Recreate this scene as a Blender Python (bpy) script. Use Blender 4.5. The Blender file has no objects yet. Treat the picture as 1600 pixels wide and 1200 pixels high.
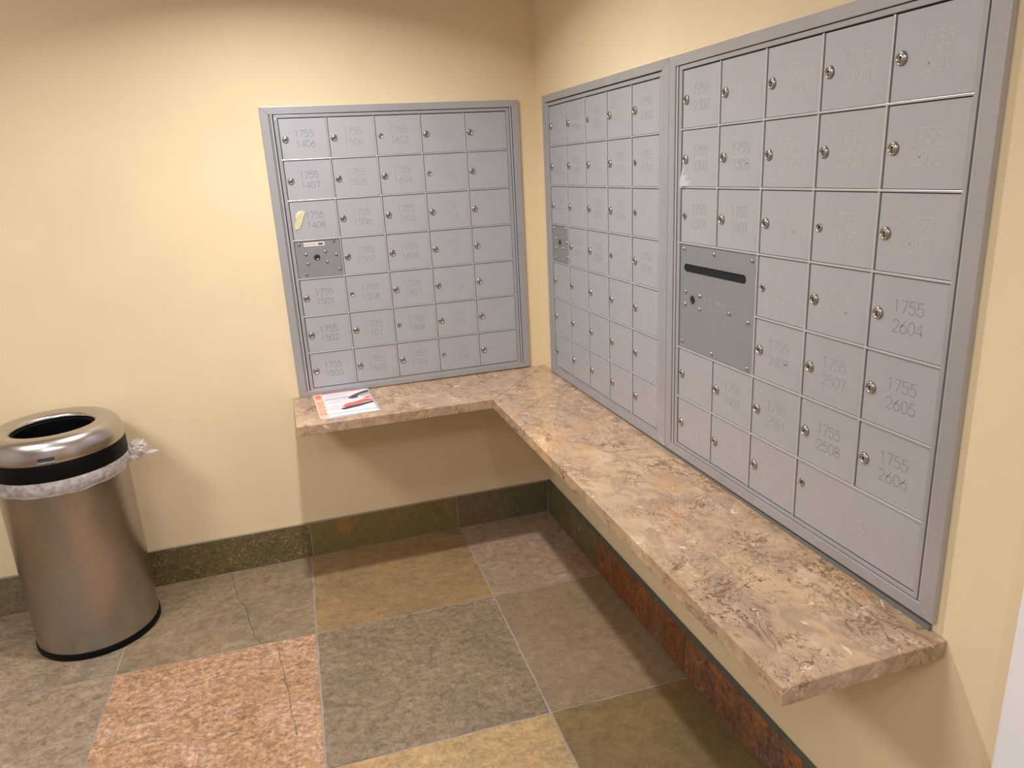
import bpy, bmesh, math, random
from mathutils import Vector, Matrix, noise
random.seed(7)
S = bpy.context.scene
COL = S.collection
PI = math.pi

# ---------------------------------------------------------------- camera
cd = bpy.data.cameras.new('camera'); cam = bpy.data.objects.new('camera', cd); COL.objects.link(cam)
cam.location = (-1.0260, -2.8345, 1.5216)
cam.rotation_euler = (1.27499, 0.04593, -0.31325)
cd.sensor_fit = 'HORIZONTAL'; cd.sensor_width = 36.0
cd.lens = 1143.8 / 1600 * 36
cd.clip_start = 0.02; cd.clip_end = 50
S.camera = cam
# ---------------------------------------------------------------- view, world
vs = S.view_settings
vs.view_transform = 'Standard'; vs.look = 'None'; vs.gamma = 1; vs.use_curve_mapping = False
vs.exposure = 0.0
W = bpy.data.worlds.new('world'); S.world = W; W.use_nodes = True
W.node_tree.nodes['Background'].inputs[0].default_value = (1.0, 0.9, 0.8, 1)
W.node_tree.nodes['Background'].inputs[1].default_value = 0.0
CEIL = 2.42
# ceiling fixtures: (x, y, radius, watts, spread deg, colour)
LAMPS = [(-0.936, -0.86, 0.040, 21.0, 137, (1.0, 1.0, 1.0)),
         (-0.75, -3.30, 0.10, 8.0, 165, (1.0, 1.0, 1.0))]  # unseen fill downlight, added to brighten the nearer mailbox bank
# recessed ceiling panels: (x, y, width, depth, watts, colour)
PANELS = [(-2.55, -1.60, 0.55, 0.55, 33.0, (1.0, 1.0, 1.0)),
          (-1.75, -3.20, 0.55, 1.15, 12.5, (1.0, 1.0, 1.03))]  # unseen panel behind the camera, added as ambient fill

# ---------------------------------------------------------------- colours & node helpers
def lin(c):
    return tuple(((x/255.0)/12.92 if x/255.0 <= 0.04045 else ((x/255.0+0.055)/1.055)**2.4) for x in c) + (1.0,)
def new_mat(name):
    m = bpy.data.materials.new(name); m.use_nodes = True
    return m, m.node_tree.nodes, m.node_tree.links, m.node_tree.nodes['Principled BSDF']
def simple(name, rgb, rough=0.5, metal=0.0, spec=0.5, bump=None, coat=0):
    m, N, L, B = new_mat(name)
    B.inputs['Base Color'].default_value = lin(rgb); B.inputs['Roughness'].default_value = rough
    B.inputs['Metallic'].default_value = metal; B.inputs['Specular IOR Level'].default_value = spec
    B.inputs['Coat Weight'].default_value = coat
    if bump:
        co = coords(N); n = noise_node(N, L, co, bump[0], 4)
        bp(N, L, B, n, bump[1], bump[2])
    return m
def coords(N, kind='Object'):
    return N.new('ShaderNodeTexCoord').outputs[kind]
def mapping(N, L, src, scale=(1,1,1), loc=(0,0,0), rot=(0,0,0)):
    m = N.new('ShaderNodeMapping'); L.new(src, m.inputs[0])
    m.inputs['Scale'].default_value = scale; m.inputs['Location'].default_value = loc; m.inputs['Rotation'].default_value = rot
    return m.outputs[0]
def noise_node(N, L, src, scale, detail=5, rough=0.55, dist=0.0):
    n = N.new('ShaderNodeTexNoise'); L.new(src, n.inputs['Vector'])
    n.inputs['Scale'].default_value = scale; n.inputs['Detail'].default_value = detail
    n.inputs['Roughness'].default_value = rough; n.inputs['Distortion'].default_value = dist
    return n.outputs['Fac']
def ramp(N, L, src, stops):
    r = N.new('ShaderNodeValToRGB'); L.new(src, r.inputs[0])
    e = r.color_ramp.elements
    while len(e) < len(stops): e.new(0.5)
    for k, (p, c) in enumerate(stops):
        e[k].position = p
        e[k].color = lin(c) if not isinstance(c, float) else (c, c, c, 1)
    return r.outputs[0]
def mix(N, L, fac, a, b, mode='MIX'):
    m = N.new('ShaderNodeMix'); m.data_type = 'RGBA'; m.blend_type = mode
    for sock, v in ((m.inputs[0], fac), (m.inputs[6], a), (m.inputs[7], b)):
        if hasattr(v, 'is_linked') or hasattr(v, 'links'): L.new(v, sock)
        elif isinstance(v, (int, float)): sock.default_value = v
        else: sock.default_value = lin(v)
    return m.outputs[2]
def math_node(N, L, op, a, b=0.0, clamp=False):
    m = N.new('ShaderNodeMath'); m.operation = op; m.use_clamp = clamp
    for k, v in ((0, a), (1, b)):
        if hasattr(v, 'links'): L.new(v, m.inputs[k])
        else: m.inputs[k].default_value = v
    return m.outputs[0]
def bp(N, L, B, h, strength, dist, prev=None):
    b = N.new('ShaderNodeBump'); L.new(h, b.inputs['Height'])
    b.inputs['Strength'].default_value = strength; b.inputs['Distance'].default_value = dist
    if prev: L.new(prev, b.inputs['Normal'])
    L.new(b.outputs[0], B.inputs['Normal']); return b.outputs[0]

M = {}
# painted wall
def wall_mat(name, rgb):
    m, N, L, B = new_mat(name)
    co = coords(N)
    f = noise_node(N, L, co, 2.2, 3)
    c = mix(N, L, ramp(N, L, f, [(0.35, 0.0), (0.7, 1.0)]), rgb, tuple(int(x*0.97) for x in rgb))
    L.new(c, B.inputs['Base Color'])
    B.inputs['Roughness'].default_value = 0.62; B.inputs['Specular IOR Level'].default_value = 0.3
    n1 = noise_node(N, L, co, 260, 3); n2 = noise_node(N, L, co, 9, 3)
    b = bp(N, L, B, n1, 0.10, 0.001); bp(N, L, B, n2, 0.12, 0.004, b)
    return m
M['wall'] = wall_mat('cream_wall_paint', (232, 211, 174))
M['plain'] = wall_mat('off_white_wall_paint', (222, 218, 212))
M['ceiling'] = simple('white_ceiling_paint', (226, 218, 204), 0.9)
M['casing'] = simple('white_gloss_paint', (236, 234, 238), 0.4, bump=(60, 0.03, 0.001))
M['grout'] = simple('grey_grout', (150, 138, 128), 0.85, bump=(120, 0.4, 0.002))
M['caulk'] = simple('grey_caulk', (112, 112, 108), 0.6)
M['dark_grout'] = simple('dark_grey_grout', (84, 84, 76), 0.8, bump=(90, 0.4, 0.002))

def slate(name, base, second, accent, fleck=None, seed=0.0, rough=0.42, grain=1.0, accent_cut=0.60, cleft=1.0,
          fleck_cut=0.66, fine=0.6):
    """riven slate: broad colour clouds, an accent bloom, fine grain, flecks and a cleft relief"""
    m, N, L, B = new_mat(name)
    co = mapping(N, L, coords(N), loc=(seed*3.1, seed*1.7, seed*0.9))
    warp = mapping(N, L, co, scale=(1.0, 1.35, 1.0), rot=(0, 0, 0.4+seed))
    n1 = noise_node(N, L, warp, 3.0*grain, 9, 0.68, 0.4)
    n2 = noise_node(N, L, co, 5.0*grain, 9, 0.7, 0.6)
    n3 = noise_node(N, L, warp, 26*grain, 10, 0.8, 0.15)
    c = mix(N, L, ramp(N, L, n1, [(0.36, 0.0), (0.64, 1.0)]), base, second)
    c = mix(N, L, ramp(N, L, n2, [(accent_cut-0.07, 0.0), (accent_cut+0.09, 1.0)]), c, accent)
    n6 = noise_node(N, L, mapping(N, L, co, rot=(0, 0, 1.0)), 95, 6, 0.75, 0.3)
    c = mix(N, L, fine*0.7, c, ramp(N, L, n6, [(0.34, (110, 110, 110)), (0.5, (186, 186, 186)), (0.66, (232, 232, 232))]), 'OVERLAY')
    g = ramp(N, L, n3, [(0.32, (96, 92, 88)), (0.50, (186, 186, 186)), (0.68, (236, 236, 236))])
    c = mix(N, L, fine, c, g, 'OVERLAY')
    if fleck:
        n4 = noise_node(N, L, warp, 26*grain, 5, 0.6, 2.0)
        c = mix(N, L, ramp(N, L, n4, [(fleck_cut-0.02, 0.0), (fleck_cut+0.05, 0.85)]), c, fleck)
    L.new(c, B.inputs['Base Color'])
    r = ramp(N, L, n3, [(0.3, rough-0.10), (0.7, min(1.0, rough+0.16))]); L.new(r, B.inputs['Roughness'])
    n5 = noise_node(N, L, warp, 9*grain, 7, 0.62, 1.5)
    b = bp(N, L, B, n5, 0.45*cleft, 0.012); bp(N, L, B, n3, 0.35*cleft, 0.004, b)
    return m

def marble_mat(name='beige_marble'):
    m, N, L, B = new_mat(name)
    co = coords(N)
    st = mapping(N, L, co, scale=(1.6, 1.0, 1.6), rot=(0, 0, 0.25))
    a = noise_node(N, L, co, 3.2, 6, 0.55, 0.9)
    b_ = noise_node(N, L, st, 11, 10, 0.72, 1.0)
    c = mix(N, L, ramp(N, L, a, [(0.34, 0.0), (0.66, 1.0)]), (176, 148, 120), (202, 168, 130))
    c = mix(N, L, ramp(N, L, b_, [(0.44, 0.0), (0.58, 0.8)]), c, (156, 130, 110))
    n = noise_node(N, L, st, 13, 6, 0.6, 0.4)
    c = mix(N, L, ramp(N, L, n, [(0.55, 0.0), (0.68, 0.7)]), c, (206, 178, 150))
    def vein(scale, dist, w, loc, stretch=1.0):
        v = noise_node(N, L, mapping(N, L, co, loc=loc, scale=(1, stretch, 1), rot=(0, 0, 0.5)), scale, 5, 0.62, dist)
        v = math_node(N, L, 'ABSOLUTE', math_node(N, L, 'SUBTRACT', v, 0.5))
        return ramp(N, L, v, [(0.0, 1.0), (w, 0.0)])
    mask = ramp(N, L, noise_node(N, L, co, 6.0, 4, 0.6), [(0.44, 0.0), (0.62, 1.0)])
    v1 = math_node(N, L, 'MULTIPLY', vein(4.0, 2.0, 0.018, (3, 1, 0)), mask)
    v2 = math_node(N, L, 'MULTIPLY', vein(11.0, 1.4, 0.030, (7, 5, 2), 0.6), ramp(N, L, noise_node(N, L, co, 9.0, 4, 0.6), [(0.46, 0.0), (0.60, 1.0)]))
    c = mix(N, L, math_node(N, L, 'MULTIPLY', v1, 0.9), c, (104, 64, 40))
    c = mix(N, L, math_node(N, L, 'MULTIPLY', v2, 0.85), c, (108, 74, 50))
    fl = noise_node(N, L, st, 55, 5, 0.7, 1.5)
    c = mix(N, L, math_node(N, L, 'MULTIPLY', ramp(N, L, fl, [(0.55, 0.0), (0.62, 1.0)]), mask), c, (98, 68, 48))
    og = ramp(N, L, noise_node(N, L, mapping(N, L, co, loc=(9, 2, 4)), 7, 8, 0.7, 0.8), [(0.56, 0.0), (0.66, 0.55)])
    c = mix(N, L, og, c, (196, 142, 92))
    pk = ramp(N, L, noise_node(N, L, co, 34, 4, 0.6, 1.0), [(0.65, 0.0), (0.70, 0.8)])
    c = mix(N, L, pk, c, (228, 208, 188))
    L.new(c, B.inputs['Base Color'])
    L.new(ramp(N, L, b_, [(0.3, 0.13), (0.7, 0.22)]), B.inputs['Roughness'])
    B.inputs['Specular IOR Level'].default_value = 0.55
    bp(N, L, B, noise_node(N, L, co, 6, 3), 0.04, 0.003)
    return m
M['marble'] = marble_mat()

def alu(name, rgb, rough=0.42, metal=0.75, bump=0.03):
    m, N, L, B = new_mat(name)
    co = coords(N)
    f = noise_node(N, L, co, 5.0, 4, 0.6)
    L.new(mix(N, L, ramp(N, L, f, [(0.3, 0.0), (0.7, 1.0)]), rgb, tuple(int(x*0.96) for x in rgb)), B.inputs['Base Color'])
    g = noise_node(N, L, co, 420, 2)
    L.new(ramp(N, L, g, [(0.3, rough-0.04), (0.7, rough+0.06)]), B.inputs['Roughness'])
    B.inputs['Metallic'].default_value = metal
    bp(N, L, B, g, bump, 0.0006)
    return m
M['alu'] = alu('satin_aluminium', (187, 187, 192), 0.46, 0.40)
M['trim'] = alu('satin_aluminium_trim', (184, 184, 189), 0.36, 0.5, 0.02)
M['bar'] = alu('aluminium_divider', (206, 206, 208), 0.32, 0.5, 0.0)
M['panel'] = alu('galvanised_panel', (158, 160, 165), 0.40, 0.5, 0.05)
M['gap'] = simple('shadow_gap_metal', (62, 60, 60), 0.7, 0.2)
M['void'] = simple('dark_interior', (8, 14, 22), 0.8)  # near-black colour stands in for the shade inside the mail slot
M['lock'] = simple('nickel_lock', (186, 184, 180), 0.24, 1.0)
M['keyhole'] = simple('keyhole_black', (18, 15, 12), 0.6)
M['brass'] = simple('dull_lock_plug', (92, 84, 72), 0.35, 1.0)
M['rivet'] = simple('steel_rivet', (176, 170, 166), 0.28, 1.0)
M['grv_dark'] = simple('engraving_dark', (134, 136, 143), 0.6, 0.45)  # groove shade at the viewing angle painted as colour, dark to faint
M['grv_mid'] = simple('engraving_mid', (154, 157, 164), 0.55, 0.45)
M['grv_faint'] = simple('engraving_faint', (170, 173, 181), 0.5, 0.45)
M['grv_light'] = simple('engraving_bright', (206, 205, 206), 0.42, 0.5)  # light glinting in the grooves, painted as a paler colour
M['tape'] = simple('yellowed_tape', (216, 206, 170), 0.35)
M['sticker'] = simple('white_sticker', (228, 222, 218), 0.4)
M['red_ink'] = simple('red_ink', (206, 104, 98), 0.5)
M['black_ink'] = simple('black_ink', (52, 48, 50), 0.5)

def steel(name, rgb, rough, aniso, vertical_scale):
    m, N, L, B = new_mat(name)
    co = coords(N)
    g = noise_node(N, L, mapping(N, L, co, scale=(1, 1, vertical_scale)), 9, 3, 0.55)
    c = mix(N, L, ramp(N, L, g, [(0.3, 0.0), (0.7, 1.0)]), rgb, tuple(int(x*0.97) for x in rgb))
    L.new(c, B.inputs['Base Color'])
    L.new(ramp(N, L, g, [(0.3, rough-0.01), (0.7, rough+0.02)]), B.inputs['Roughness'])
    B.inputs['Metallic'].default_value = 1.0; B.inputs['Anisotropic'].default_value = aniso
    t = N.new('ShaderNodeTangent'); t.direction_type = 'RADIAL'; t.axis = 'Z'
    L.new(t.outputs[0], B.inputs['Tangent'])
    bp(N, L, B, g, 0.0015, 0.001)
    return m
M['steel'] = steel('brushed_steel', (182, 178, 177), 0.28, 0.7, 110)
M['lid_steel'] = steel('polished_brushed_steel', (200, 195, 194), 0.25, 0.4, 110)
M['rubber'] = simple('black_plastic', (5, 5, 6), 0.45, spec=0.18)
M['bucket'] = simple('dark_liner_bucket', (6, 6, 8), 0.6, spec=0.2)
def bag_mat():
    m, N, L, B = new_mat('clear_bin_liner')
    B.inputs['Base Color'].default_value = lin((226, 220, 218)); B.inputs['Roughness'].default_value = 0.22
    co = coords(N)
    bp(N, L, B, noise_node(N, L, mapping(N, L, co, scale=(1, 1, 2.5)), 60, 4, 0.6, 1.0), 0.6, 0.004)
    tr = N.new('ShaderNodeBsdfTransparent'); tr.inputs[0].default_value = (0.95, 0.93, 0.92, 1)
    mx = N.new('ShaderNodeMixShader')
    L.new(ramp(N, L, noise_node(N, L, co, 40, 4), [(0.35, 0.28), (0.7, 0.68)]), mx.inputs[0])
    L.new(tr.outputs[0], mx.inputs[1]); L.new(B.outputs[0], mx.inputs[2])
    L.new(mx.outputs[0], N['Material Output'].inputs['Surface'])
    return m
M['bag'] = bag_mat()
M['badge'] = simple('dark_grey_badge', (72, 70, 72), 0.35, 0.3)
M['white_ink'] = simple('white_print', (236, 234, 232), 0.5)
def emit(name, rgb, strength):
    m, N, L, B = new_mat(name)
    B.inputs['Base Color'].default_value = (0.9, 0.88, 0.85, 1)
    B.inputs['Emission Color'].default_value = rgb + (1.0,); B.inputs['Emission Strength'].default_value = strength
    return m

# ---------------------------------------------------------------- mesh helpers
class MB:
    def __init__(s): s.bm = bmesh.new(); s.mats = []
    def mi(s, m):
        m = M[m] if isinstance(m, str) else m
        if m not in s.mats: s.mats.append(m)
        return s.mats.index(m)
    def face(s, pts, m):
        vs_ = [s.bm.verts.new(p) for p in pts]
        f = s.bm.faces.new(vs_); f.material_index = s.mi(m); return f
    def hexa(s, p, m):      # 8 points: bottom ring 0-3, top ring 4-7
        v = [s.bm.verts.new(q) for q in p]; k = s.mi(m)
        for idx in ((3,2,1,0), (4,5,6,7), (0,1,5,4), (1,2,6,5), (2,3,7,6), (3,0,4,7)):
            f = s.bm.faces.new([v[i] for i in idx]); f.material_index = k
        return v
    def box(s, x0, x1, y0, y1, z0, z1, m, bev=0.0, seg=2):
        v = s.hexa([(x0,y0,z0),(x1,y0,z0),(x1,y1,z0),(x0,y1,z0),(x0,y0,z1),(x1,y0,z1),(x1,y1,z1),(x0,y1,z1)], m)
        if bev:
            es = {e for q in v for e in q.link_edges}
            bmesh.ops.bevel(s.bm, geom=list(es), offset=bev, segments=seg, affect='EDGES', profile=0.5, material=s.mi(m))
    def lathe(s, prof, m, seg=48, c=(0,0,0), axis='Z', close=False):
        k = s.mi(m); rings = []
        for r, h in prof:
            ring = []
            for i in range(seg):
                a = 2*PI*i/seg
                if axis == 'Z': p = (c[0]+r*math.cos(a), c[1]+r*math.sin(a), c[2]+h)
                else: p = (c[0]+r*math.cos(a), c[1]-h, c[2]+r*math.sin(a))      # axis along -Y
                ring.append(s.bm.verts.new(p))
            rings.append(ring)
        for j in range(len(rings)-1):
            for i in range(seg):
                a, b = rings[j], rings[j+1]
                f = s.bm.faces.new((a[i], a[(i+1) % seg], b[(i+1) % seg], b[i])); f.material_index = k; f.smooth = True
        if close:
            for ring in (rings[0], rings[-1]):
                try: f = s.bm.faces.new(ring); f.material_index = k
                except ValueError: pass
        return rings
    def build(s, name, parent=None, mat=None, loc=None, normals=True):
        if normals: bmesh.ops.recalc_face_normals(s.bm, faces=s.bm.faces)
        me = bpy.data.meshes.new(name); s.bm.to_mesh(me); s.bm.free()
        for m in s.mats: me.materials.append(m)
        o = bpy.data.objects.new(name, me); COL.objects.link(o)
        if parent: o.parent = parent
        if loc: o.location = loc
        return o
def place(name, me, parent, loc=(0,0,0)):
    o = bpy.data.objects.new(name, me); COL.objects.link(o); o.parent = parent; o.location = loc; return o
def thing(name, label, cat, loc=(0,0,0), rot=None, group=None):
    o = bpy.data.objects.new(name, None); COL.objects.link(o); o.location = loc; o.empty_display_size = 0.05
    if rot is not None: o.rotation_euler = rot
    o['label'] = label; o['category'] = cat
    if group: o['group'] = group
    return o
def structure(o): o['kind'] = 'structure'; return o
def smooth(o, ang=0.6):
    for p in o.data.polygons: p.use_smooth = True
    o.data.set_sharp_from_angle(angle=ang) if hasattr(o.data, 'set_sharp_from_angle') else None
    return o

# ---------------------------------------------------------------- room shell
XL, YB, YR = -4.2, -4.6, 0.0
def slab(name, x0, x1, y0, y1, z0, z1, m):
    b = MB(); b.box(x0, x1, y0, y1, z0, z1, m); return structure(b.build(name))
slab('wall_back', XL-.1, 0.1, 0.0, 0.1, -0.05, CEIL, 'wall')
slab('wall_right', 0.0, 0.1, YB-.1, 0.0, -0.05, CEIL, 'wall')
slab('wall_left', XL-.1, XL, YB-.1, 0.0, -0.05, CEIL, 'plain')
slab('wall_front', XL, 0.0, YB-.1, YB, -0.05, CEIL, 'plain')
slab('ceiling', XL-.1, 0.1, YB-.1, 0.1, CEIL, CEIL+.08, 'ceiling')

# floor: slate tiles on a grid turned 1.4 degrees, grout between
TH = -0.024
def gpt(a, b, z=0.0):       # grid coordinates -> world
    return (-0.435 + a*math.cos(TH) - b*math.sin(TH), -0.566 + a*math.sin(TH) + b*math.cos(TH), z)
colx = [-3.79, -3.16, -2.53, -1.90, -1.263, -0.632, 0.0, 0.60]
rowy = [0.62, 0.0, -0.626, -1.25, -1.88, -2.51, -3.14, -3.77, -4.2]
SL = {
 'tan_fleck': slate('slate_tan_flecked', (146, 128, 106), (128, 114, 96), (158, 128, 104), (208, 190, 172), 1.3, accent_cut=.62, fleck_cut=.70),
 'umber': slate('slate_umber', (146, 124, 98), (122, 108, 86), (144, 108, 74), None, 2.1, accent_cut=.62, fine=.45),
 'gold': slate('slate_gold_brown', (150, 122, 84), (132, 108, 76), (156, 114, 68), None, 0.4, accent_cut=.62, fine=.35, cleft=.6),
 'pinkish': slate('slate_pink_brown', (164, 136, 114), (138, 120, 100), (150, 100, 66), (188, 176, 160), 4.4, accent_cut=.62, grain=1.3, fleck_cut=.74, fine=.45),
 'tan': slate('slate_tan', (150, 130, 108), (138, 120, 100), (160, 134, 110), (196, 178, 150), 5.2, accent_cut=.64, fleck_cut=.76),
 'coral': slate('slate_coral_rough', (178, 140, 108), (168, 128, 92), (186, 148, 124), (214, 184, 156), 6.1, rough=.5, grain=1.5, accent_cut=.55, cleft=1.7, fleck_cut=.66, fine=.9),
 'sage': slate('slate_grey_green', (134, 116, 92), (118, 102, 82), (140, 116, 94), None, 7.7, grain=1.4, accent_cut=.60, fine=.6, cleft=1.1),
 'taupe': slate('slate_taupe', (138, 118, 92), (126, 108, 84), (144, 118, 92), None, 8.3, accent_cut=.60, fine=.3, cleft=.4),
 'honey': slate('slate_honey', (172, 142, 98), (160, 132, 94), (178, 136, 98), None, 9.6, accent_cut=.58, fine=.5),
 'olive': slate('slate_olive_brown', (124, 102, 64), (108, 92, 62), (134, 96, 62), None, 10.4, accent_cut=.60, fine=.3, cleft=.4),
}
layout0 = {(5,0): 'pinkish', (4,0): 'gold', (3,0): 'umber', (2,0): 'tan_fleck', (1,0): 'umber',
          (5,1): 'taupe', (4,1): 'sage', (3,1): 'coral', (2,1): 'tan', (1,1): 'gold',
          (5,2): 'olive', (4,2): 'honey', (3,2): 'coral', (2,2): 'umber', (1,2): 'sage'}
layout = {(i+1, j): v for (i, j), v in layout0.items()}
kinds = list(SL)
fb = MB()
fb.box(XL, 0.0, YB, 0.0, -0.05, -0.0012, 'grout')
def clip_poly(poly, x0, x1, y0, y1):
    def cut(P, ax, v, keep_less):
        out = []
        for i in range(len(P)):
            a, b = P[i], P[(i+1) % len(P)]
            ia = (a[ax] <= v) == keep_less; ib = (b[ax] <= v) == keep_less
            if ia: out.append(a)
            if ia != ib:
                t = (v-a[ax])/(b[ax]-a[ax]); out.append((a[0]+t*(b[0]-a[0]), a[1]+t*(b[1]-a[1])))
        return out
    for ax, v, k in ((0, x1, True), (0, x0, False), (1, y1, True), (1, y0, False)):
        if poly: poly = cut(poly, ax, v, k)
    return poly
G = 0.0028
for i in range(len(colx)-1):
    for j in range(len(rowy)-1):
        a0, a1, b1, b0 = colx[i]+G, colx[i+1]-G, rowy[j]-G, rowy[j+1]+G
        # ragged edges
        pts = []
        n = 22
        rnd = random.Random(i*31+j)
        for (p, q) in (((a0,b0),(a1,b0)), ((a1,b0),(a1,b1)), ((a1,b1),(a0,b1)), ((a0,b1),(a0,b0))):
            for t in range(n):
                f = t/n; x = p[0]+(q[0]-p[0])*f; y = p[1]+(q[1]-p[1])*f
                d = noise.noise(Vector((x*14+i*7, y*14+j*5, 0)))*0.0032
                if p[1] == q[1]: y += d
                else: x += d
                pts.append(gpt(x, y)[:2])
        poly = clip_poly(pts, XL+.001, -.001, YB+.001, -.001)
        if len(poly) < 3: continue
        m = SL[layout.get((i, j), kinds[(i*5+j*3) % len(kinds)])]
        k = fb.mi(m)
        top = [fb.bm.verts.new((x, y, 0)) for x, y in poly]
        bot = [fb.bm.verts.new((x, y, -0.006)) for x, y in poly]
        f = fb.bm.faces.new(top); f.material_index = k
        for t in range(len(top)):
            u = (t+1) % len(top)
            f = fb.bm.faces.new((top[t], top[u], bot[u], bot[t])); f.material_index = k
for line, wd in (([(-1.365, -.02), (-1.336, -.213), (-1.302, -.302), (-1.289, -.403), (-1.269, -.501), (-1.25, -.54)], .0016),
                 ([(-1.196, -.572), (-1.181, -.731), (-1.167, -.851), (-1.150, -1.02)], .0009)):
    # hairline cracks, jittered between the points
    pts = []
    for q in range(len(line)-1):
        for t in range(6):
            x = line[q][0]+(line[q+1][0]-line[q][0])*t/6; y = line[q][1]+(line[q+1][1]-line[q][1])*t/6
            pts.append((x+noise.noise(Vector((y*40, x*9, 1)))*.006, y))
    pts.append(line[-1]); k = fb.mi('dark_grout')
    for q in range(len(pts)-1):
        (x0, y0), (x1, y1) = pts[q], pts[q+1]
        w0 = wd*(.6+abs(noise.noise(Vector((x0*70, y0*70, 2))))*1.8); w1 = wd*(.6+abs(noise.noise(Vector((x1*70, y1*70, 2))))*1.8)
        f = fb.bm.faces.new([fb.bm.verts.new(p) for p in ((x0-w0, y0, .0004), (x1-w1, y1, .0004), (x1+w1, y1, .0004), (x0+w0, y0, .0004))]); f.material_index = k
structure(fb.build('floor'))

# baseboards of slate tile
BB = {
 'flecked': slate('base_olive_flecked', (104, 92, 58), (92, 82, 56), (118, 96, 54), (170, 146, 92), 11.5, grain=2.2, fleck_cut=.60, fine=.5, rough=.36),
 'gold': slate('base_olive_gold', (116, 104, 62), (108, 98, 62), (160, 108, 36), None, 12.9, accent_cut=.58, grain=1.6, fine=.3, rough=.34, cleft=.5),
 'dusk': slate('base_dusk', (108, 98, 74), (96, 88, 66), (116, 90, 54), None, 13.4, accent_cut=.62, grain=1.6, fine=.4, rough=.34, cleft=.6),
 'moss': slate('base_moss', (104, 96, 64), (90, 84, 58), (130, 106, 54), (184, 150, 74), 14.2, accent_cut=.60, grain=1.8, fleck_cut=.61, fine=.4, rough=.33, cleft=.8),
 'rust': slate('base_rust', (140, 84, 46), (104, 62, 36), (118, 96, 80), (186, 146, 104), 15.9, accent_cut=.57, grain=1.3, fleck_cut=.66, fine=.8, rough=.32, cleft=1.4),
 'plum': slate('base_rust_plum', (132, 84, 50), (108, 82, 76), (158, 102, 56), (196, 158, 116), 16.8, accent_cut=.56, grain=1.3, fleck_cut=.66, fine=.8, rough=.32, cleft=1.4),
 'grey': slate('base_grey_flecked', (122, 106, 84), (108, 96, 78), (128, 96, 66), (170, 150, 124), 17.7, grain=2.0, fleck_cut=.68, fine=.5, rough=.4),
}
BT, BH = 0.012, 0.150
b = MB()
b.box(XL, -0.0, -0.010, -0.0002, 0.0, BH+0.0025, 'grout')
joints = [(-0.016, -0.4265, 'dusk'), (-0.4305, -1.043, 'gold'), (-1.047, -1.662, 'flecked'), (-1.666, -2.28, 'grey'),
          (-2.284, -2.90, 'dusk'), (-2.904, -3.52, 'flecked'), (-3.524, XL+.001, 'gold')]
for x1, x0, kk in joints: b.box(x0, x1, -BT, -0.0008, 0.003, BH, BB[kk], 0.0012)
structure(b.build('baseboard_back'))
b = MB()
b.box(-0.0122, -0.0002, -2.14, -0.0125, 0.0, BH+0.006, 'dark_grout', 0.001)
joints = [(-0.017, -0.549, 'moss'), (-0.553, -1.185, 'rust'), (-1.190, -1.81, 'plum'), (-1.815, -2.139, 'rust')]
for y1, y0, kk in joints: b.box(-0.0142, -0.0008, y0, y1, 0.003, BH-0.004, BB[kk], 0.0012)
structure(b.build('baseboard_right'))
# white casing of the doorway in the right wall
b = MB()
b.box(-0.022, -0.0002, -2.245, -2.142, 0.0, 2.15, 'casing', 0.004)
b.box(-0.030, -0.0205, -2.245, -2.225, 0.0, 2.15, 'casing', 0.003)
structure(b.build('trim_1'))
b = MB(); b.box(-0.012, -0.0005, -3.10, -2.247, 0.004, 2.10, 'casing', 0.002)
for z0, z1 in ((0.22, 0.95), (1.15, 1.95)): b.box(-0.016, -0.0105, -2.99, -2.36, z0, z1, 'casing', 0.003)
structure(b.build('door_1'))

# ---------------------------------------------------------------- marble ledge (two slabs mitred in the corner)
ZL, TL_ = 0.6848, 0.0364
SX, SY = -0.3397, -0.3588
lg = thing('stone_ledge', 'L-shaped polished beige marble ledge running under the mailboxes in the corner', 'ledge', (0, 0, ZL-TL_))
def prism(poly, z0, z1, m, bev):
    b = MB(); k = b.mi(m)
    lo = [b.bm.verts.new((x, y, z0)) for x, y in poly]; hi = [b.bm.verts.new((x, y, z1)) for x, y in poly]
    f = b.bm.faces.new(lo[::-1]); f2 = b.bm.faces.new(hi)
    for i in range(len(poly)):
        j = (i+1) % len(poly); b.bm.faces.new((lo[i], lo[j], hi[j], hi[i]))
    for f in b.bm.faces: f.material_index = k
    bmesh.ops.bevel(b.bm, geom=list(b.bm.edges), offset=bev, segments=2, affect='EDGES', profile=0.5)
    return b
p1 = [(-1.040, -0.0005), (-1.040, SY), (SX-.0002, SY), (-0.0010, -0.0005)]
p2 = [(-0.0005, -0.0010), (SX, SY-.0002), (SX, -2.0165), (-0.0005, -2.0165)]
prism(p1, 0, TL_, 'marble', 0.0022).build('marble_slab', lg)
o = prism(p2, 0, TL_, 'marble', 0.0022).build('marble_slab', lg)
b = MB(); b.hexa([(-.0085, -1.984, TL_), (-.0006, -1.984, TL_), (-.0006, -.095, TL_), (-.0085, -.095, TL_),
        (-.0085, -1.984, TL_+.0115), (-.0006, -1.984, TL_+.0115), (-.0006, -.095, TL_+.0015), (-.0085, -.095, TL_+.0015)], 'caulk')
o = b.build('caulk_bead', lg); o['label'] = 'dark grey caulk bead under the mailbox frames'

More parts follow.
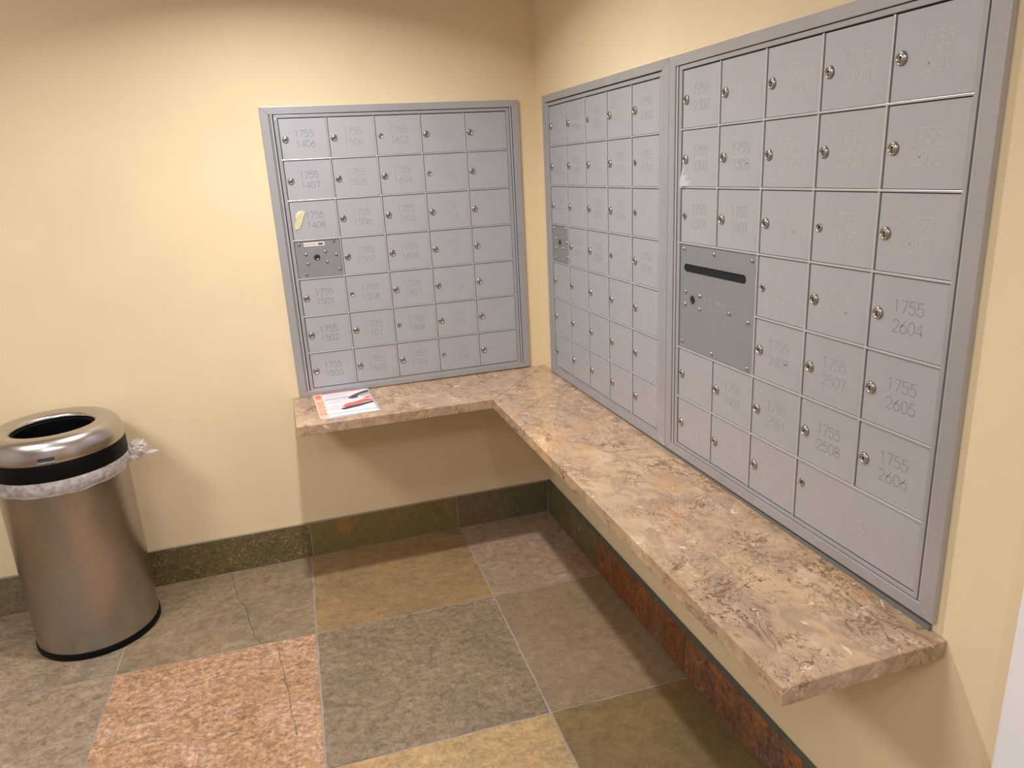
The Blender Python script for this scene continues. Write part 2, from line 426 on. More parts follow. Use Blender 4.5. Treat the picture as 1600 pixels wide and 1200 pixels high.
# ---------------------------------------------------------------- single-stroke engraved lettering
def arc(cx, cy, rx, ry, a0, a1, n=10):
    return [(cx+rx*math.cos(math.radians(a0+(a1-a0)*i/n)), cy+ry*math.sin(math.radians(a0+(a1-a0)*i/n))) for i in range(n+1)]
GL = {   # glyphs in a box 0.62 wide, 1 high
 '0': [arc(.31, .5, .30, .5, 90, 450, 22)],
 '1': [[(.12, .80), (.34, 1.0), (.34, 0)]],
 '2': [arc(.30, .71, .28, .29, 170, -30, 12)+[(.02, 0), (.60, 0)]],
 '3': [[(.04, 1), (.56, 1), (.28, .62)]+arc(.28, .31, .30, .31, 90, -160, 12)],
 '4': [[(.46, 0), (.46, 1), (.0, .28), (.62, .28)]],
 '5': [[(.56, 1), (.10, 1), (.05, .56)]+arc(.28, .33, .31, .33, 130, -155, 12)],
 '6': [[(.48, 1), (.10, .52)]+arc(.31, .32, .29, .32, 145, -215, 20)],
 '7': [[(.02, 1), (.60, 1), (.22, 0)]],
 '8': [arc(.31, .76, .24, .24, 90, 450, 16), arc(.31, .27, .29, .27, 90, 450, 18)],
 '9': [[(.14, 0), (.52, .48)]+arc(.31, .68, .29, .32, -35, 325, 20)],
 'O': [arc(.33, .5, .33, .5, 90, 450, 22)], 'F': [[(.06, 0), (.06, 1), (.56, 1)], [(.06, .54), (.48, .54)]],
 'I': [[(.31, 0), (.31, 1)]], 'C': [arc(.36, .5, .34, .5, 45, 315, 14)],
 'E': [[(.56, 1), (.06, 1), (.06, 0), (.56, 0)], [(.06, .54), (.48, .54)]],
 'U': [[(.04, 1), (.04, .3)]+arc(.31, .3, .27, .3, 180, 360, 10)+[(.58, 1)]],
 'S': [arc(.31, .75, .25, .25, 30, 270, 10)+arc(.31, .25, .27, .25, 90, -150, 10)],
 'M': [[(.0, 0), (.04, 1), (.31, .35), (.58, 1), (.62, 0)]], 'A': [[(.0, 0), (.31, 1), (.62, 0)], [(.12, .36), (.50, .36)]],
 'L': [[(.08, 1), (.08, 0), (.56, 0)]], 'P': [[(.08, 0), (.08, 1)]+arc(.32, .76, .24, .24, 90, -90, 8)+[(.08, .52)]],
 'T': [[(.0, 1), (.62, 1)], [(.31, 1), (.31, 0)]], 'G': [arc(.34, .5, .32, .5, 45, 360, 14)+[(.36, .5)]],
 'N': [[(.04, 0), (.04, 1), (.58, 0), (.58, 1)]], '.': [[(.1, 0), (.1, .08)]], ' ': [], '-': [[(.0, .5), (.55, .5)]],
}
def stroke(mb, pts, w, y, m):
    k = mb.mi(m); n = len(pts)
    Lp, Rp = [], []
    for i, p in enumerate(pts):
        a = Vector(pts[max(i-1, 0)]); c = Vector(pts[min(i+1, n-1)])
        if i == 0: d1 = d2 = (c-Vector(p))
        elif i == n-1: d1 = d2 = (Vector(p)-a)
        else: d1 = Vector(p)-a; d2 = c-Vector(p)
        if d1.length < 1e-9: d1 = d2
        if d2.length < 1e-9: d2 = d1
        d1 = d1.normalized(); d2 = d2.normalized(); t = d1+d2
        t = t.normalized() if t.length > 1e-6 else d1
        nn = Vector((-t.y, t.x)); s = min(1.8, 1/max(0.4, nn.dot(Vector((-d1.y, d1.x)))))
        Lp.append(mb.bm.verts.new((p[0]+nn.x*w*s, y, p[1]+nn.y*w*s))); Rp.append(mb.bm.verts.new((p[0]-nn.x*w*s, y, p[1]-nn.y*w*s)))
    for i in range(n-1):
        f = mb.bm.faces.new((Lp[i], Rp[i], Rp[i+1], Lp[i+1])); f.material_index = k
def lettering(mb, text, cx, cz, h, w, y, m, pitch=0.76):
    tot = (len(text)-1)*pitch*h+0.62*h; x = cx-tot/2
    for ch in text:
        for line in GL[ch]:
            stroke(mb, [(x+px*h, cz-h/2+pz*h) for px, pz in line], w, y, m)
        x += pitch*h

# ---------------------------------------------------------------- mailbox units
P, Q = 0.168, 0.1413
YD = -0.0065       # door face depth in a unit's own frame (wall at y = 0, room side negative)
def door_mesh(w, h, bent=False):
    b = MB()
    if not bent:
        b.box(0, w, YD, -0.003, 0, h, 'alu', 0.0007)
    else:           # lower left corner pried outwards
        n = 10
        k = b.mi('alu'); V = {}
        for i in range(n+1):
            for j in range(n+1):
                x, z = w*i/n*0.999, h*j/n
                d = max(0.0, 1-(x/(w*.26)+z/(h*.34)))
                V[i, j] = b.bm.verts.new((x+0.004*d, YD-0.011*d, z))
        for i in range(n):
            for j in range(n):
                f = b.bm.faces.new((V[i,j], V[i+1,j], V[i+1,j+1], V[i,j+1])); f.material_index = k
        V2 = {}
        ring = [(i, 0) for i in range(n+1)]+[(n, j) for j in range(1, n+1)]+[(i, n) for i in range(n-1, -1, -1)]+[(0, j) for j in range(n-1, 0, -1)]
        back = [b.bm.verts.new((V[r].co.x, V[r].co.y+0.0030, V[r].co.z)) for r in ring]
        for t in range(len(ring)):
            u = (t+1) % len(ring)
            f = b.bm.faces.new((V[ring[t]], V[ring[u]], back[u], back[t])); f.material_index = k
    me_o = b.build('tmp'); me = me_o.data; bpy.data.objects.remove(me_o); return me
def lock_mesh(big=True):
    b = MB(); R = 0.0112 if big else 0.0085
    if big:
        b.lathe([(R, 0), (R, .0018), (R*.93, .0036), (R*.80, .0046), (R*.68, .0044), (R*.62, .0026), (R*.58, .0024)], 'lock', 28, axis='Y')
        b.lathe([(R*.58, .0020), (R*.58, .0032), (R*.52, .0037), (0.0001, .0038)], 'lock', 24, axis='Y')
        y, s = .0040, 1.35
    else:
        b.lathe([(R, 0), (R, .0016), (R*.88, .0026), (R*.74, .0020), (R*.70, .0016), (0.0001, .0018)], 'lock', 26, axis='Y')
        y, s = .0021, 1.1
    # keyhole: round top with a slot
    k = b.mi('keyhole')
    pts = [(-.0006*s, -.0046*s), (.0006*s, -.0046*s), (.0008*s, -.001*s)] + \
          [(.0018*s*math.cos(a), .0012*s+.0018*s*math.sin(a)) for a in [math.radians(-40+t*26) for t in range(11)]] + [(-.0008*s, -.001*s)]
    vv = [b.bm.verts.new((px, -y, pz)) for px, pz in pts]; f = b.bm.faces.new(vv); f.material_index = k
    b.lathe([(R*1.06, .00005), (R*1.06, .0003)], 'gap', 24, axis='Y', close=True)
    o = b.build('tmp'); me = o.data; bpy.data.objects.remove(o); return me
def rivet_mesh(r=0.0056):
    b = MB(); b.lathe([(r, 0), (r*.92, r*.38), (r*.65, r*.68), (r*.3, r*.82), (0.0001, r*.86)], 'rivet', 16, axis='Y')
    o = b.build('tmp'); me = o.data; bpy.data.objects.remove(o); return me
LOCK, LOCK_S, RIVET = lock_mesh(), lock_mesh(False), rivet_mesh()
GV, GH = 0.0036, 0.0034
DX, DZ = 0.0047, 0.0036       # door offsets inside its cell: hinge gap shows on one side
DW, DH = P-DX-.0028, Q-DZ-.0030
DOOR, DOOR_BENT, DOOR_WIDE = door_mesh(DW, DH), door_mesh(DW, DH, True), door_mesh(2*P-DX-.0028, DH)

def make_unit(cfg):
    """origin: bottom left of the outer frame, on the wall; x right, z up, -y into the room"""
    ml, mr, mt, mb_ = cfg['margins']
    Wd, Ht = ml+5*P+mr, mb_+7*Q+mt
    # place so that the grid's centre lands on its measured point
    phi = cfg['roll']; rz = cfg['rz']
    rot = Matrix.Rotation(rz, 3, 'Z') @ Matrix.Rotation(phi, 3, 'Y')
    ctr = rot @ Vector((ml+2.5*P, 0, mb_+3.5*Q))
    loc = Vector(cfg['centre'])-ctr
    u = thing('mailbox_unit', cfg['label'], 'mailboxes', loc, rot.to_euler(), 'wall mailbox units above the marble ledge')
    # outer mitred trim, a shallow angle profile
    tw = 0.026
    b = MB()
    def mitre(o0, o1, y0, y1, m):
        """picture-frame ring: o0 outer inset, o1 inner inset, each side its own hexahedron"""
        A = [(o0[0], o0[3]), (Wd-o0[1], o0[3]), (Wd-o0[1], Ht-o0[2]), (o0[0], Ht-o0[2])]
        C = [(o1[0], o1[3]), (Wd-o1[1], o1[3]), (Wd-o1[1], Ht-o1[2]), (o1[0], Ht-o1[2])]
        for i in range(4):
            j = (i+1) % 4
            e = 0.00025      # hairline at the mitres
            a, c, d_, f_ = map(Vector, (A[i], A[j], C[j], C[i]))
            t = (c-a).normalized()*e
            a, f_ = a+t, f_+t; c, d_ = c-t, d_-t
            b.hexa([(a.x, y0, a.y), (c.x, y0, c.y), (d_.x, y0, d_.y), (f_.x, y0, f_.y),
                    (a.x, y1, a.y), (c.x, y1, c.y), (d_.x, y1, d_.y), (f_.x, y1, f_.y)], m)
    tl, tr, tt, tb = cfg['trim']
    mitre((0, 0, 0, 0), (tl, tr, tt, tb), -0.0005, -0.0125, 'trim')
    bmesh.ops.bevel(b.bm, geom=[e for e in b.bm.edges if abs(e.verts[0].co.y+0.0125) < 1e-5 and abs(e.verts[1].co.y+0.0125) < 1e-5],
                    offset=0.0009, segments=2, affect='EDGES', profile=0.5)
    b.build('trim_frame', u)
    # ribbed side channels
    for x0, x1, d in cfg['ribs']:
        b = MB()
        x0_, x1_ = (x0, x1) if x0 >= 0 else (Wd+x0, Wd+x1)
        b.box(x0_, x1_, -d, -0.002, tb+.0008, Ht-tt-.0008, 'bar', min(.0008, (x1-x0)*.3))
        b.build('side_channel', u)
    # carcass behind the doors, dark in the gaps
    b = MB()
    b.box(tl*.6, Wd-tr*.6, -0.0024, -0.0006, tb*.6, Ht-tt*.6, 'gap')
    b.build('carcass', u)
    # inner frame round the doors
    b = MB()
    fl, fr, ft, fb_ = cfg['inner']
    gx0, gx1, gz0, gz1 = ml, ml+5*P, mb_, mb_+7*Q
    b.box(gx0-fl, gx1+fr, -0.0092, -0.0025, gz1-.0005, gz1+ft, 'trim', .0007)
    b.box(gx0-fl, gx1+fr, -0.0092, -0.0025, gz0-fb_, gz0+.0005, 'trim', .0007)
    b.box(gx0-fl, gx0+.0018, -0.0092, -0.0025, gz0+.0006, gz1-.0006, 'trim', .0007)
    b.box(gx1-.0018, gx1+fr, -0.0092, -0.0025, gz0+.0006, gz1-.0006, 'trim', .0007)
    b.build('door_frame', u)
    # dividers between doors
    skipped = cfg.get('merge', set())
    for i in range(1, 5):
        runs, cur = [], None
        for j in range(7):          # j from the top
            if ('v', i, j) in skipped:
                if cur: runs.append(cur); cur = None
            else: cur = (cur[0], j) if cur else (j, j)
        if cur: runs.append(cur)
        for j0, j1 in runs:
            b = MB(); x = gx0+i*P
            b.box(x-.0025, x+.0025, -0.0090, -0.0025, gz1-(j1+1)*Q+.0022, gz1-j0*Q-.0022, 'bar', .0010)
            b.build('upright_divider', u)
    for j in range(1, 7):
        b = MB(); i = 0
        while i < 5:
            if ('h', i, j) in skipped: i += 1; continue
            k = i
            while k+1 < 5 and ('h', k+1, j) not in skipped: k += 1
            x0, x1 = gx0+i*P, gx0+(k+1)*P
            z = gz1-j*Q
            b.box(x0-.001, x1+.001, -0.0094, -0.0025, z-.0021, z+.0021, 'bar', .0008)
            i = k+1
        b.build('cross_divider', u)
    # doors
    for i in range(5):
        for j in range(7):
            if (i, j) in cfg['blocked']: continue
            wide = cfg.get('office') == (i, j)
            me = DOOR_WIDE if wide else (DOOR_BENT if cfg.get('bent') == (i, j) else DOOR)
            x, z = gx0+i*P+DX, gz1-(j+1)*Q+DZ-.0006
            d = place('mailbox_door', me, u, (x, 0, z))
            if cfg.get('bent') == (i, j): d['label'] = 'mailbox door with its lower left corner bent out'
            if wide: d['label'] = 'double-width mailbox door engraved OFFICE'
            small = (i, j) in cfg['small']
            lx, lz = (0.0165, 0.066) if not wide else (.0165, .088)
            if (i, j) != cfg.get('taped'):
                lk = place('lock', LOCK_S if small else LOCK, d, (lx, YD, lz))
                a = random.uniform(-.25, .25)
                lk.rotation_euler = (0, a, 0)
            else:
                t = MB(); k = t.mi('tape')
                outline = [(-.012, -.030), (.004, -.026), (.012, -.010), (.021, .012), (.030, .028), (.020, .036), (.004, .032), (-.006, .018), (-.004, .002), (-.012, -.012)]
                top = [t.bm.verts.new((px, YD-.0035+.0015*math.sin(px*300), pz)) for px, pz in outline]
                bot = [t.bm.verts.new((px*1.05, YD-.0001, pz*1.04)) for px, pz in outline]
                t.bm.faces.new(top)
                for q in range(len(top)):
                    r = (q+1) % len(top); t.bm.faces.new((top[q], top[r], bot[r], bot[q]))
                for f in t.bm.faces: f.material_index = k
                tp = t.build('tape_patch', d, loc=(lx+.004, 0, lz)); tp['label'] = 'yellowed tape patch stuck over the lock'
            num = cfg['numbers'].get((i, j))
            if wide:
                t = MB(); lettering(t, 'OFFICE', 2*P*.47, DH*.50, .021, .0009, YD-.00025, M['grv_light'], .80); t.build('engraved_word', d, normals=False)
            elif num:
                mk = cfg['ink'](i, j)
                t = MB(); jx = random.uniform(-.002, .002)
                w = .00085 if mk != 'grv_light' else .0008
                lettering(t, '1755', DW*.52+jx, DH*.63, .0225, w, YD-.00025, M[mk])
                lettering(t, num, DW*.52+jx+.002, DH*.37, .0225, w, YD-.00025, M[mk])
                t.build('engraved_number', d, normals=False)
    return u, (gx0, gx1, gz0, gz1)

def service_panel(u, x0, z1, w, h, rivets, lock, label, sticker=False, slot=None, words=None):
    b = MB()
    x0 += GV; z1 -= GH; w -= 2*GV; h -= 2*GH
    if slot is None:
        b.box(x0, x0+w, -0.0060, -0.003, z1-h, z1, 'panel', .0006)
    else:           # plate with a real rounded slot cut through
        sx0, sx1, sz, sr = slot
        sx0 += x0; sx1 += x0; sz = z1-sz
        k = b.mi('panel'); n = 12
        inner = [(sx1+sr*math.cos(a), sz+sr*math.sin(a)) for a in [math.radians(-90+180*t/n) for t in range(n+1)]] + \
                [(sx0+sr*math.cos(a), sz+sr*math.sin(a)) for a in [math.radians(90+180*t/n) for t in range(n+1)]]
        outer = [(x0+w, z1-h), (x0+w, z1), (x0, z1), (x0, z1-h)]
        F = {}
        for y in (-0.0060, -0.0030):
            vo = [b.bm.verts.new((x, y, z)) for x, z in outer]; vi = [b.bm.verts.new((x, y, z)) for x, z in inner]
            F[y] = (vo, vi)
            es = [b.bm.edges.new((vo[t], vo[(t+1) % 4])) for t in range(4)]+[b.bm.edges.new((vi[t], vi[(t+1) % len(vi)])) for t in range(len(vi))]
            bmesh.ops.triangle_fill(b.bm, use_beauty=True, use_dissolve=False, edges=es)
        for q in (0, 1):
            a_, c_ = F[-0.0060][q], F[-0.0030][q]
            for t in range(len(a_)):
                r = (t+1) % len(a_); b.bm.faces.new((a_[t], a_[r], c_[r], c_[t]))
        for f in b.bm.faces: f.material_index = k
    pl = b.build('service_panel', u); pl['label'] = label
    if slot:
        t = MB(); t.box(sx0-sr*1.3, sx1+sr*1.3, -0.0029, -0.0025, sz-sr*1.4, sz+sr*1.4, 'void'); t.build('slot_interior', pl)
    for fx, fz in rivets: place('rivet', RIVET, pl, (x0+fx*w, -0.0060, z1-fz*h))
    t = MB(); r = .0105
    t.lathe([(r, 0), (r, .0008), (r*.8, .0010), (r*.78, .0004), (0.0001, .0005)], 'brass', 24, axis='Y')
    t.box(-.0045, .0045, -.0012, -.0004, -.0010, .0010, 'keyhole'); t.lathe([(r*1.1, .00003), (r*1.1, .0002)], 'keyhole', 24, axis='Y', close=True)
    t.build('lock', pl, loc=(x0+lock[0]*w, -0.0060, z1-lock[1]*h))
    if sticker:
        t = MB(); t.box(x0+w*.20, x0+w*.66, -0.0064, -0.0060, z1-h*.145, z1-h*.045, 'sticker')
        t.box(x0+w*.22, x0+w*.50, -0.0066, -0.0064, z1-h*.105, z1-h*.085, 'red_ink')
        t.box(x0+w*.52, x0+w*.63, -0.0066, -0.0064, z1-h*.120, z1-h*.075, 'black_ink')
        s = t.build('sticker', pl); s['label'] = 'small white sticker with red print'
    if words:
        t = MB()
        for txt, cx, cz, hh in words: lettering(t, txt, x0+cx*w, z1-cz*h, hh, hh*.045, -0.00625, M['grv_light'])
        t.build('engraved_word', pl, normals=False)
    return pl

def seq(start_floor, start_no):
    f, n = start_floor, start_no
    while True:
        yield '%02d%02d' % (f, n); n += 1
        if n > 8: n = 1; f += 1
SMALL_RIV = [(.10, .08), (.88, .04), (.22, .36), (.66, .32), (.90, .42), (.24, .62), (.68, .60), (.94, .82), (.18, .90)]

# unit on the back wall
nums = {}; g = seq(14, 6)
for i in range(4):
    for j in range(7):
        if (i, j) != (0, 3): nums[i, j] = next(g)
ua, ga = make_unit(dict(
    label='square aluminium mailbox bank on the back wall with paper lying under its left corner', rz=0.0, roll=-0.005, centre=(-0.543, 0, 1.2092),
    margins=(.054, .048, .037, .0265), trim=(.028, .027, .025, .0195), inner=(.010, .010, .0095, .0070),
    ribs=[(.0295, .0325, .0085), (.0340, .0400, .0110), (-.0355, -.0300, .0105)],
    blocked={(0, 3)}, numbers=nums, taped=(0, 2), small={(3, 1), (2, 0), (1, 4), (2, 5), (3, 6)},
    ink=lambda i, j: ('grv_dark', 'grv_mid', 'grv_mid', 'grv_faint')[i]))
service_panel(ua, ga[0], ga[3]-3*Q, P, Q, SMALL_RIV, (.46, .46), 'darker riveted panel with a key lock', sticker=True)
# first unit on the right wall
nums = {}; g = seq(18, 8)
for i in range(5):
    for j in range(7):
        if (i, j) != (0, 3): nums[i, j] = next(g)
ub, gb = make_unit(dict(
    label='right-wall mailbox bank nearest the room corner, without a mail slot', rz=-PI/2, roll=-0.009, centre=(0, -0.5703, 1.2172),
    margins=(.049, .0515, .039, .031), trim=(.026, .0365, .025, .024), inner=(.010, .0085, .0105, .0065),
    ribs=[(.0285, .0360, .0105), (-.0425, -.0385, .0100)],
    blocked={(0, 3)}, numbers=nums, small={(4, 1), (2, 0), (3, 3), (4, 2)},
    ink=lambda i, j: 'grv_light' if (i + j) % 3 == 0 or j > 3 else 'grv_faint'))
service_panel(ub, gb[0], gb[3]-3*Q, P, Q, SMALL_RIV, (.46, .46), 'darker riveted panel with a key lock')
# second unit on the right wall, with the outgoing mail slot
nums = {}; g = seq(23, 2)
for i in range(5):
    for j in range(7):
        if (i < 2 and j in (3, 4)) or (i >= 3 and j == 6): continue
        nums[i, j] = next(g)
merge = {('v', 1, 3), ('v', 1, 4), ('h', 0, 4), ('h', 1, 4), ('v', 4, 6)}
uc, gc = make_unit(dict(
    label='nearest mailbox bank on the right wall with a mail slot panel and an OFFICE door', rz=-PI/2, roll=-0.0095, centre=(0, -1.5208, 1.2283),
    margins=(.0575, .0460, .036, .033), trim=(.0300, .0300, .025, .024), inner=(.0120, .0065, .0095, .0075),
    ribs=[(.0315, .0350, .0095), (.0375, .0420, .0110), (-.0385, -.0308, .0065)],
    blocked={(0, 3), (1, 3), (0, 4), (1, 4), (4, 6)}, numbers=nums, office=(3, 6), bent=(0, 1), merge=merge,
    small={(0, 2), (3, 2), (2, 3), (3, 6)},
    ink=lambda i, j: 'grv_mid' if (i == 4 and j >= 3) or (i == 3 and j == 5) else ('grv_light' if (i, j) in {(2,2),(3,2),(4,2),(2,3),(3,3),(3,0),(2,0),(4,1),(3,1),(4,0),(2,1),(2,6),(1,6),(0,5),(0,6),(1,0)} else 'grv_faint')))
service_panel(uc, gc[0], gc[3]-3*Q, 2*P, 2*Q,
              [(.06, .04), (.48, .05), (.95, .05), (.09, .445), (.085, .565), (.30, .455), (.30, .58), (.70, .54), (.93, .57), (.05, .94), (.48, .96), (.94, .97)],
              (.19, .51), 'riveted panel with a long mail slot and a key lock', slot=(.028, 2*P*.835, .060, .0105),
              words=[('U.S. MAIL', .50, .475, .013), ('--- - --', .50, .520, .009), ('----------', .51, .550, .009), ('-------', .50, .580, .009)])

# ---------------------------------------------------------------- trash can
CX, CY = -1.797, -0.218
can = thing('trash_can', 'round brushed steel trash can with an open domed lid against the back wall', 'trash can', (CX, CY, 0))
b = MB(); b.lathe([(.170, 0), (.194, 0), (.1965, .004), (.1965, .018), (.1935, .024), (.185, .024)], 'rubber', 96); smooth(b.build('base_ring', can))
b = MB(); b.lathe([(.190, .012), (.1925, .022), (.1925, .600), (.1925, .650)], 'steel', 128)
body = smooth(b.build('body', can))
b = MB(); b.box(-.0011, .0011, -.0004, .0004, .024, .60, 'steel'); sm = b.build('seam', body, loc=(.1926*math.cos(math.radians(-62)), .1926*math.sin(math.radians(-62)), 0)); sm.rotation_euler = (0, 0, math.radians(28))
b = MB(); b.lathe([(.170, .30), (.176, .31), (.176, .66), (.130, .735)], 'bucket', 64); b.lathe([(.0001, .30), (.170, .30)], 'bucket', 64)
smooth(b.build('inner_bucket', can))
b = MB(); b.lathe([(.196, .640), (.2005, .642), (.2015, .648), (.2015, .692), (.1995, .698), (.196, .699)], 'rubber', 128)
smooth(b.build('lid_band', can))
prof = []
prof += [(.1975, .6965), (.2010, .7005), (.2012, .7060)]
for t in range(0, 13):      # outer bulge up to the crest
    a = PI/2*t/12
    prof.append((.158+.0430*math.cos(a), .712+.0620*math.sin(a)))
for t in range(1, 11):      # over the crest and down into the opening
    a = PI*.62*t/10
    prof.append((.158-.038*math.sin(a), .774-.020*(1-math.cos(a))))
prof += [(.1190, .742), (.1205, .735)]
b = MB(); b.lathe(prof, 'lid_steel', 128); lid = smooth(b.build('lid', can), 1.2)
b = MB(); b.lathe([(.1198, .748), (.1175, .746), (.1165, .700), (.118, .640)], 'rubber', 96); smooth(b.build('throat', lid))
# badge
b = MB(); k = b.mi('badge'); n = 8
am, da = math.radians(-84.5), math.radians(6.6)
def on_lid(a, z, off): r = .2016+off; return (r*math.cos(a), r*math.sin(a), z)
for t in range(n):
    a0, a1 = am-da+2*da*t/n, am-da+2*da*(t+1)/n
    b.hexa([on_lid(a0, .7015, 0), on_lid(a1, .7015, 0), on_lid(a1, .7015, -.002), on_lid(a0, .7015, -.002),
            on_lid(a0, .7215, 0), on_lid(a1, .7215, 0), on_lid(a1, .7215, -.002), on_lid(a0, .7215, -.002)], 'badge')
bd = b.build('badge', lid); bd['label'] = 'small dark name badge with white lettering'
cu = bpy.data.curves.new('badge_text', 'FONT'); cu.body = 'simplehuman'; cu.size = .0098; cu.align_x = 'CENTER'; cu.align_y = 'CENTER'
to = bpy.data.objects.new('tmp', cu); COL.objects.link(to)
bpy.context.view_layer.update()
me = bpy.data.meshes.new_from_object(to.evaluated_get(bpy.context.evaluated_depsgraph_get()))
bpy.data.objects.remove(to)
for v in me.vertices:
    a = am + v.co.x/.2016*0.92; v.co = on_lid(a, .7075+v.co.y, .0007)
me.materials.clear(); me.materials.append(M['white_ink'])
place('badge_lettering', me, bd)
# bin liner: skirt folded over the rim and a knotted bunch
b = MB(); k = b.mi('bag'); n = 220; rings = []
rows = [(.1995, .6440), (.2025, .634), (.2050, .620), (.2045, .606), (.2000, .596), (.1955, .592), (.1935, .598)]
for j, (r, z) in enumerate(rows):
    ring = []
    for i in range(n):
        a = 2*PI*i/n
        amp = min(1.0, j/2.0)
        d = noise.noise(Vector((math.cos(a)*9, math.sin(a)*9, j*.7)))*.0022*amp + noise.noise(Vector((math.cos(a)*34, math.sin(a)*34, j*1.3)))*.0009*amp
        zz = z + noise.noise(Vector((math.cos(a)*4+5, math.sin(a)*4, 0)))*.006*amp
        rr = max(r+d, .1932)
        ring.append(b.bm.verts.new((rr*math.cos(a), rr*math.sin(a), zz)))
    rings.append(ring)
for j in range(len(rings)-1):
    for i in range(n):
        f = b.bm.faces.new((rings[j][i], rings[j][(i+1) % n], rings[j+1][(i+1) % n], rings[j+1][i])); f.material_index = k; f.smooth = True
liner = b.build('bin_liner', can); liner['label'] = 'clear plastic bin liner folded over the rim'
b = MB(); k = b.mi('bag')
def blob(c, rad, sc, sub=5, amp=.35, fr=60, seed=0):
    r = bmesh.ops.create_icosphere(b.bm, subdivisions=sub, radius=1.0)
    for v in r['verts']:
        p = v.co.copy()
        q = 1+amp*(abs(noise.noise(p*2.3+Vector((seed, 0, 0))))*1.6-.3)+amp*.5*noise.noise(p*4+Vector((0, seed, 0)))
        v.co = Vector((c[0]+p.x*rad*sc[0]*q, c[1]+p.y*rad*sc[1]*q, c[2]+p.z*rad*sc[2]*q))
blob((.230, .02, .640), .029, (1.0, .9, .95), seed=3, amp=.28)
blob((.262, .022, .618), .024, (1.25, .45, .26), 4, seed=8, amp=.2)
blob((.214, .012, .612), .018, (1.1, 1.2, .7), 4, seed=5)
for f in b.bm.faces: f.smooth = True; f.material_index = k
b.build('liner_knot', liner)

# ---------------------------------------------------------------- paper flyers on the ledge
def flyer(name, label, x, y, rot, z, w, h, top=True, curl=.006):
    t_ = thing(name, label, 'flyer', (x, y, z), (0, 0, rot), 'flyers on the marble ledge')
    def zz(u, v):       # gentle curl of the sheet
        return curl*max(0, v-.70)**2*9*.5 + curl*.35*(math.sin(u*PI))*0.6 + .0012
    def sheet(rects, mat, off, nm, parent, thick=.0):
        b = MB(); k = b.mi(mat)
        for (u0, v0, u1, v1) in rects:
            nu, nv = max(2, int((u1-u0)*16)), max(2, int((v1-v0)*16)); V = {}
            for i in range(nu+1):
                for j in range(nv+1):
                    u, v = u0+(u1-u0)*i/nu, v0+(v1-v0)*j/nv
                    V[i, j] = b.bm.verts.new((u*w, v*h, zz(u, v)+off))
            for i in range(nu):
                for j in range(nv):
                    f = b.bm.faces.new((V[i,j], V[i+1,j], V[i+1,j+1], V[i,j+1])); f.material_index = k; f.smooth = True
        o = b.build(nm, parent, normals=False)
        if thick:
            md = o.modifiers.new('thickness', 'SOLIDIFY'); md.thickness = thick; md.offset = -1
        return o
    pg = sheet([(0, 0, 1, 1)], 'paper', 0, 'page', t_, .0009)
    if top:
        sheet([(0, 0, .155, 1)], 'orange_ink', .00012, 'orange_margin', pg)
        sheet([(.03, .80, .13, .96)], 'deep_orange_ink', .00022, 'margin_block', pg)
        sheet([(.03+.055*(q % 2), v, .075+.055*(q % 2), v+.035) for v in (.62, .55, .40, .28, .18, .12) for q in (0, 1)]+[(.05, .48, .10, .51)], 'deep_orange_ink', .00024, 'margin_marks', pg)
        sheet([(.155, .955, .85, .985)], 'red_ink', .00014, 'top_rule', pg)
        gr = [(.20, v, e, v+.010) for v, e in ((.88, .66), (.84, .55), (.765, .60), (.73, .62), (.565, .45), (.40, .42), (.33, .38), (.27, .42))]
        gr += [(.33+.03*q, .63, .35+.03*q, .648) for q in range(18)]
        sheet(gr, 'grey_ink', .00014, 'printed_lines', pg)
        sheet([(.17, .705, .70, .716), (.17, .10, .95, .108)], 'black_ink', .00016, 'printed_rules', pg)
        def poly(pts, mat, nm, off):
            b = MB(); k = b.mi(mat)
            vs_ = [b.bm.verts.new((u*w, v*h, zz(u, v)+off)) for u, v in pts]
            f = b.bm.faces.new(vs_); f.material_index = k
            return b.build(nm, pg)
        poly([(.58, .68), (.66, .76), (.78, .84), (.97, .92), (.985, .84), (.86, .80), (.77, .74), (.74, .64), (.64, .62)], 'brown_ink', 'printed_picture', .0009)
        poly([(.76, .72), (.86, .79), (.985, .83), (.99, .74), (.86, .70)], 'grey_ink', 'printed_picture', .0009)
        poly([(.42, .33), (.50, .44), (.66, .47), (.86, .56), (.97, .52), (.98, .46), (.84, .42), (.68, .36), (.50, .30)], 'red_ink', 'printed_picture', .0009)
        poly([(.38, .26), (.48, .29), (.96, .42), (.98, .37), (.70, .27), (.44, .21)], 'black_ink', 'printed_picture', .0010)
        poly([(.84, .62), (.93, .66), (.985, .60), (.90, .58)], 'red_ink', 'printed_picture', .0009)
    return t_
M['paper'] = simple('glossy_paper', (226, 219, 222), 0.32)
M['orange_ink'] = simple('pale_orange_ink', (236, 184, 158), 0.4)
M['deep_orange_ink'] = simple('orange_ink', (222, 122, 92), 0.4)
M['grey_ink'] = simple('grey_ink', (172, 162, 172), 0.5)
M['brown_ink'] = simple('brown_ink', (84, 70, 66), 0.5)
flyer('paper_flyer', 'white flyer with orange margin and printed pictures, topmost on the marble ledge', -.958, -.314, math.radians(1.5), ZL+.0022, .212, .292)
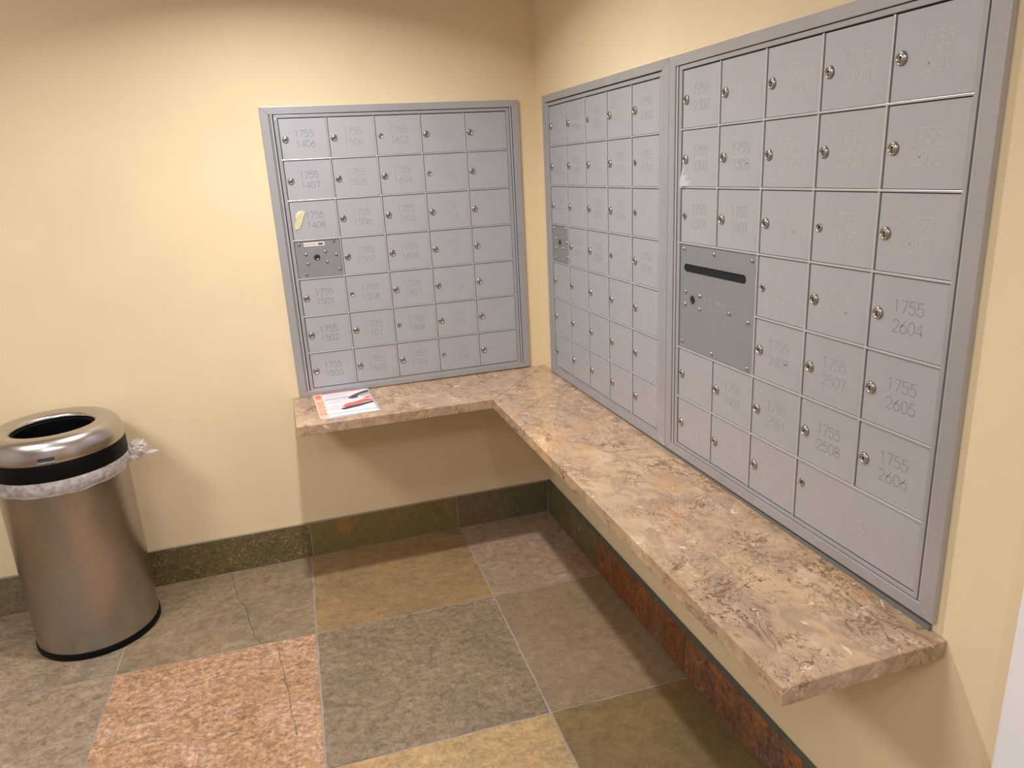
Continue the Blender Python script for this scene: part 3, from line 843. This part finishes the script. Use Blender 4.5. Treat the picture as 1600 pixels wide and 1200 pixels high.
flyer('paper_flyer', 'plain white sheet mostly hidden beneath the orange-margined flyer on the ledge', -.9535, -.3175, math.radians(2.6), ZL+.0002, .212, .292, top=False, curl=.0)

# ---------------------------------------------------------------- ceiling fixtures, two of them added fill lights
for n_, (x, y, r, watts, spread, colr) in enumerate(LAMPS):
    lab = ['recessed round ceiling downlight nearest the mailbox corner', 'recessed round ceiling downlight behind the viewer near the door'][n_]
    t_ = thing('ceiling_downlight', lab, 'ceiling light', (x, y, CEIL-.012), None, 'recessed ceiling downlights')
    b = MB(); b.lathe([(r*1.02, .0115), (r*1.02, .003), (r*1.1, 0), (r*1.45, .002), (r*1.5, .0115)], 'casing', 48); smooth(b.build('trim_ring', t_))
    b = MB(); b.lathe([(.0001, .0095), (r, .0095)], emit('lamp_glow_%d' % n_, colr, 6.0), 40); b.build('lens', t_)
    ld = bpy.data.lights.new('lamp_light', 'AREA'); ld.shape = 'DISK'; ld.size = 2*r; ld.energy = watts; ld.color = colr; ld.spread = math.radians(spread)
    lo = bpy.data.objects.new('lamp_light', ld); COL.objects.link(lo); lo.parent = t_; lo.location = (0, 0, .002)
for n_, (x, y, w, h, watts, colr) in enumerate(PANELS):
    t_ = thing('ceiling_panel_light', ['square recessed ceiling light panel on the left side of the room', 'long rectangular recessed ceiling light panel behind the viewer'][n_],
               'ceiling light', (x, y, CEIL-.012))
    b = MB()
    for x0, x1, y0, y1 in ((-w/2-.02, w/2+.02, -h/2-.02, -h/2), (-w/2-.02, w/2+.02, h/2, h/2+.02), (-w/2-.02, -w/2, -h/2, h/2), (w/2, w/2+.02, -h/2, h/2)):
        b.box(x0, x1, y0, y1, 0, .0118, 'casing')
    b.build('panel_frame', t_)
    b = MB(); b.box(-w/2, w/2, -h/2, h/2, .006, .011, emit('panel_glow_%d' % n_, colr, 3.0)); b.build('diffuser', t_)
    ld = bpy.data.lights.new('panel_light', 'AREA'); ld.shape = 'RECTANGLE'; ld.size = w; ld.size_y = h; ld.energy = watts; ld.color = colr
    lo = bpy.data.objects.new('panel_light', ld); COL.objects.link(lo); lo.parent = t_; lo.location = (0, 0, .003)
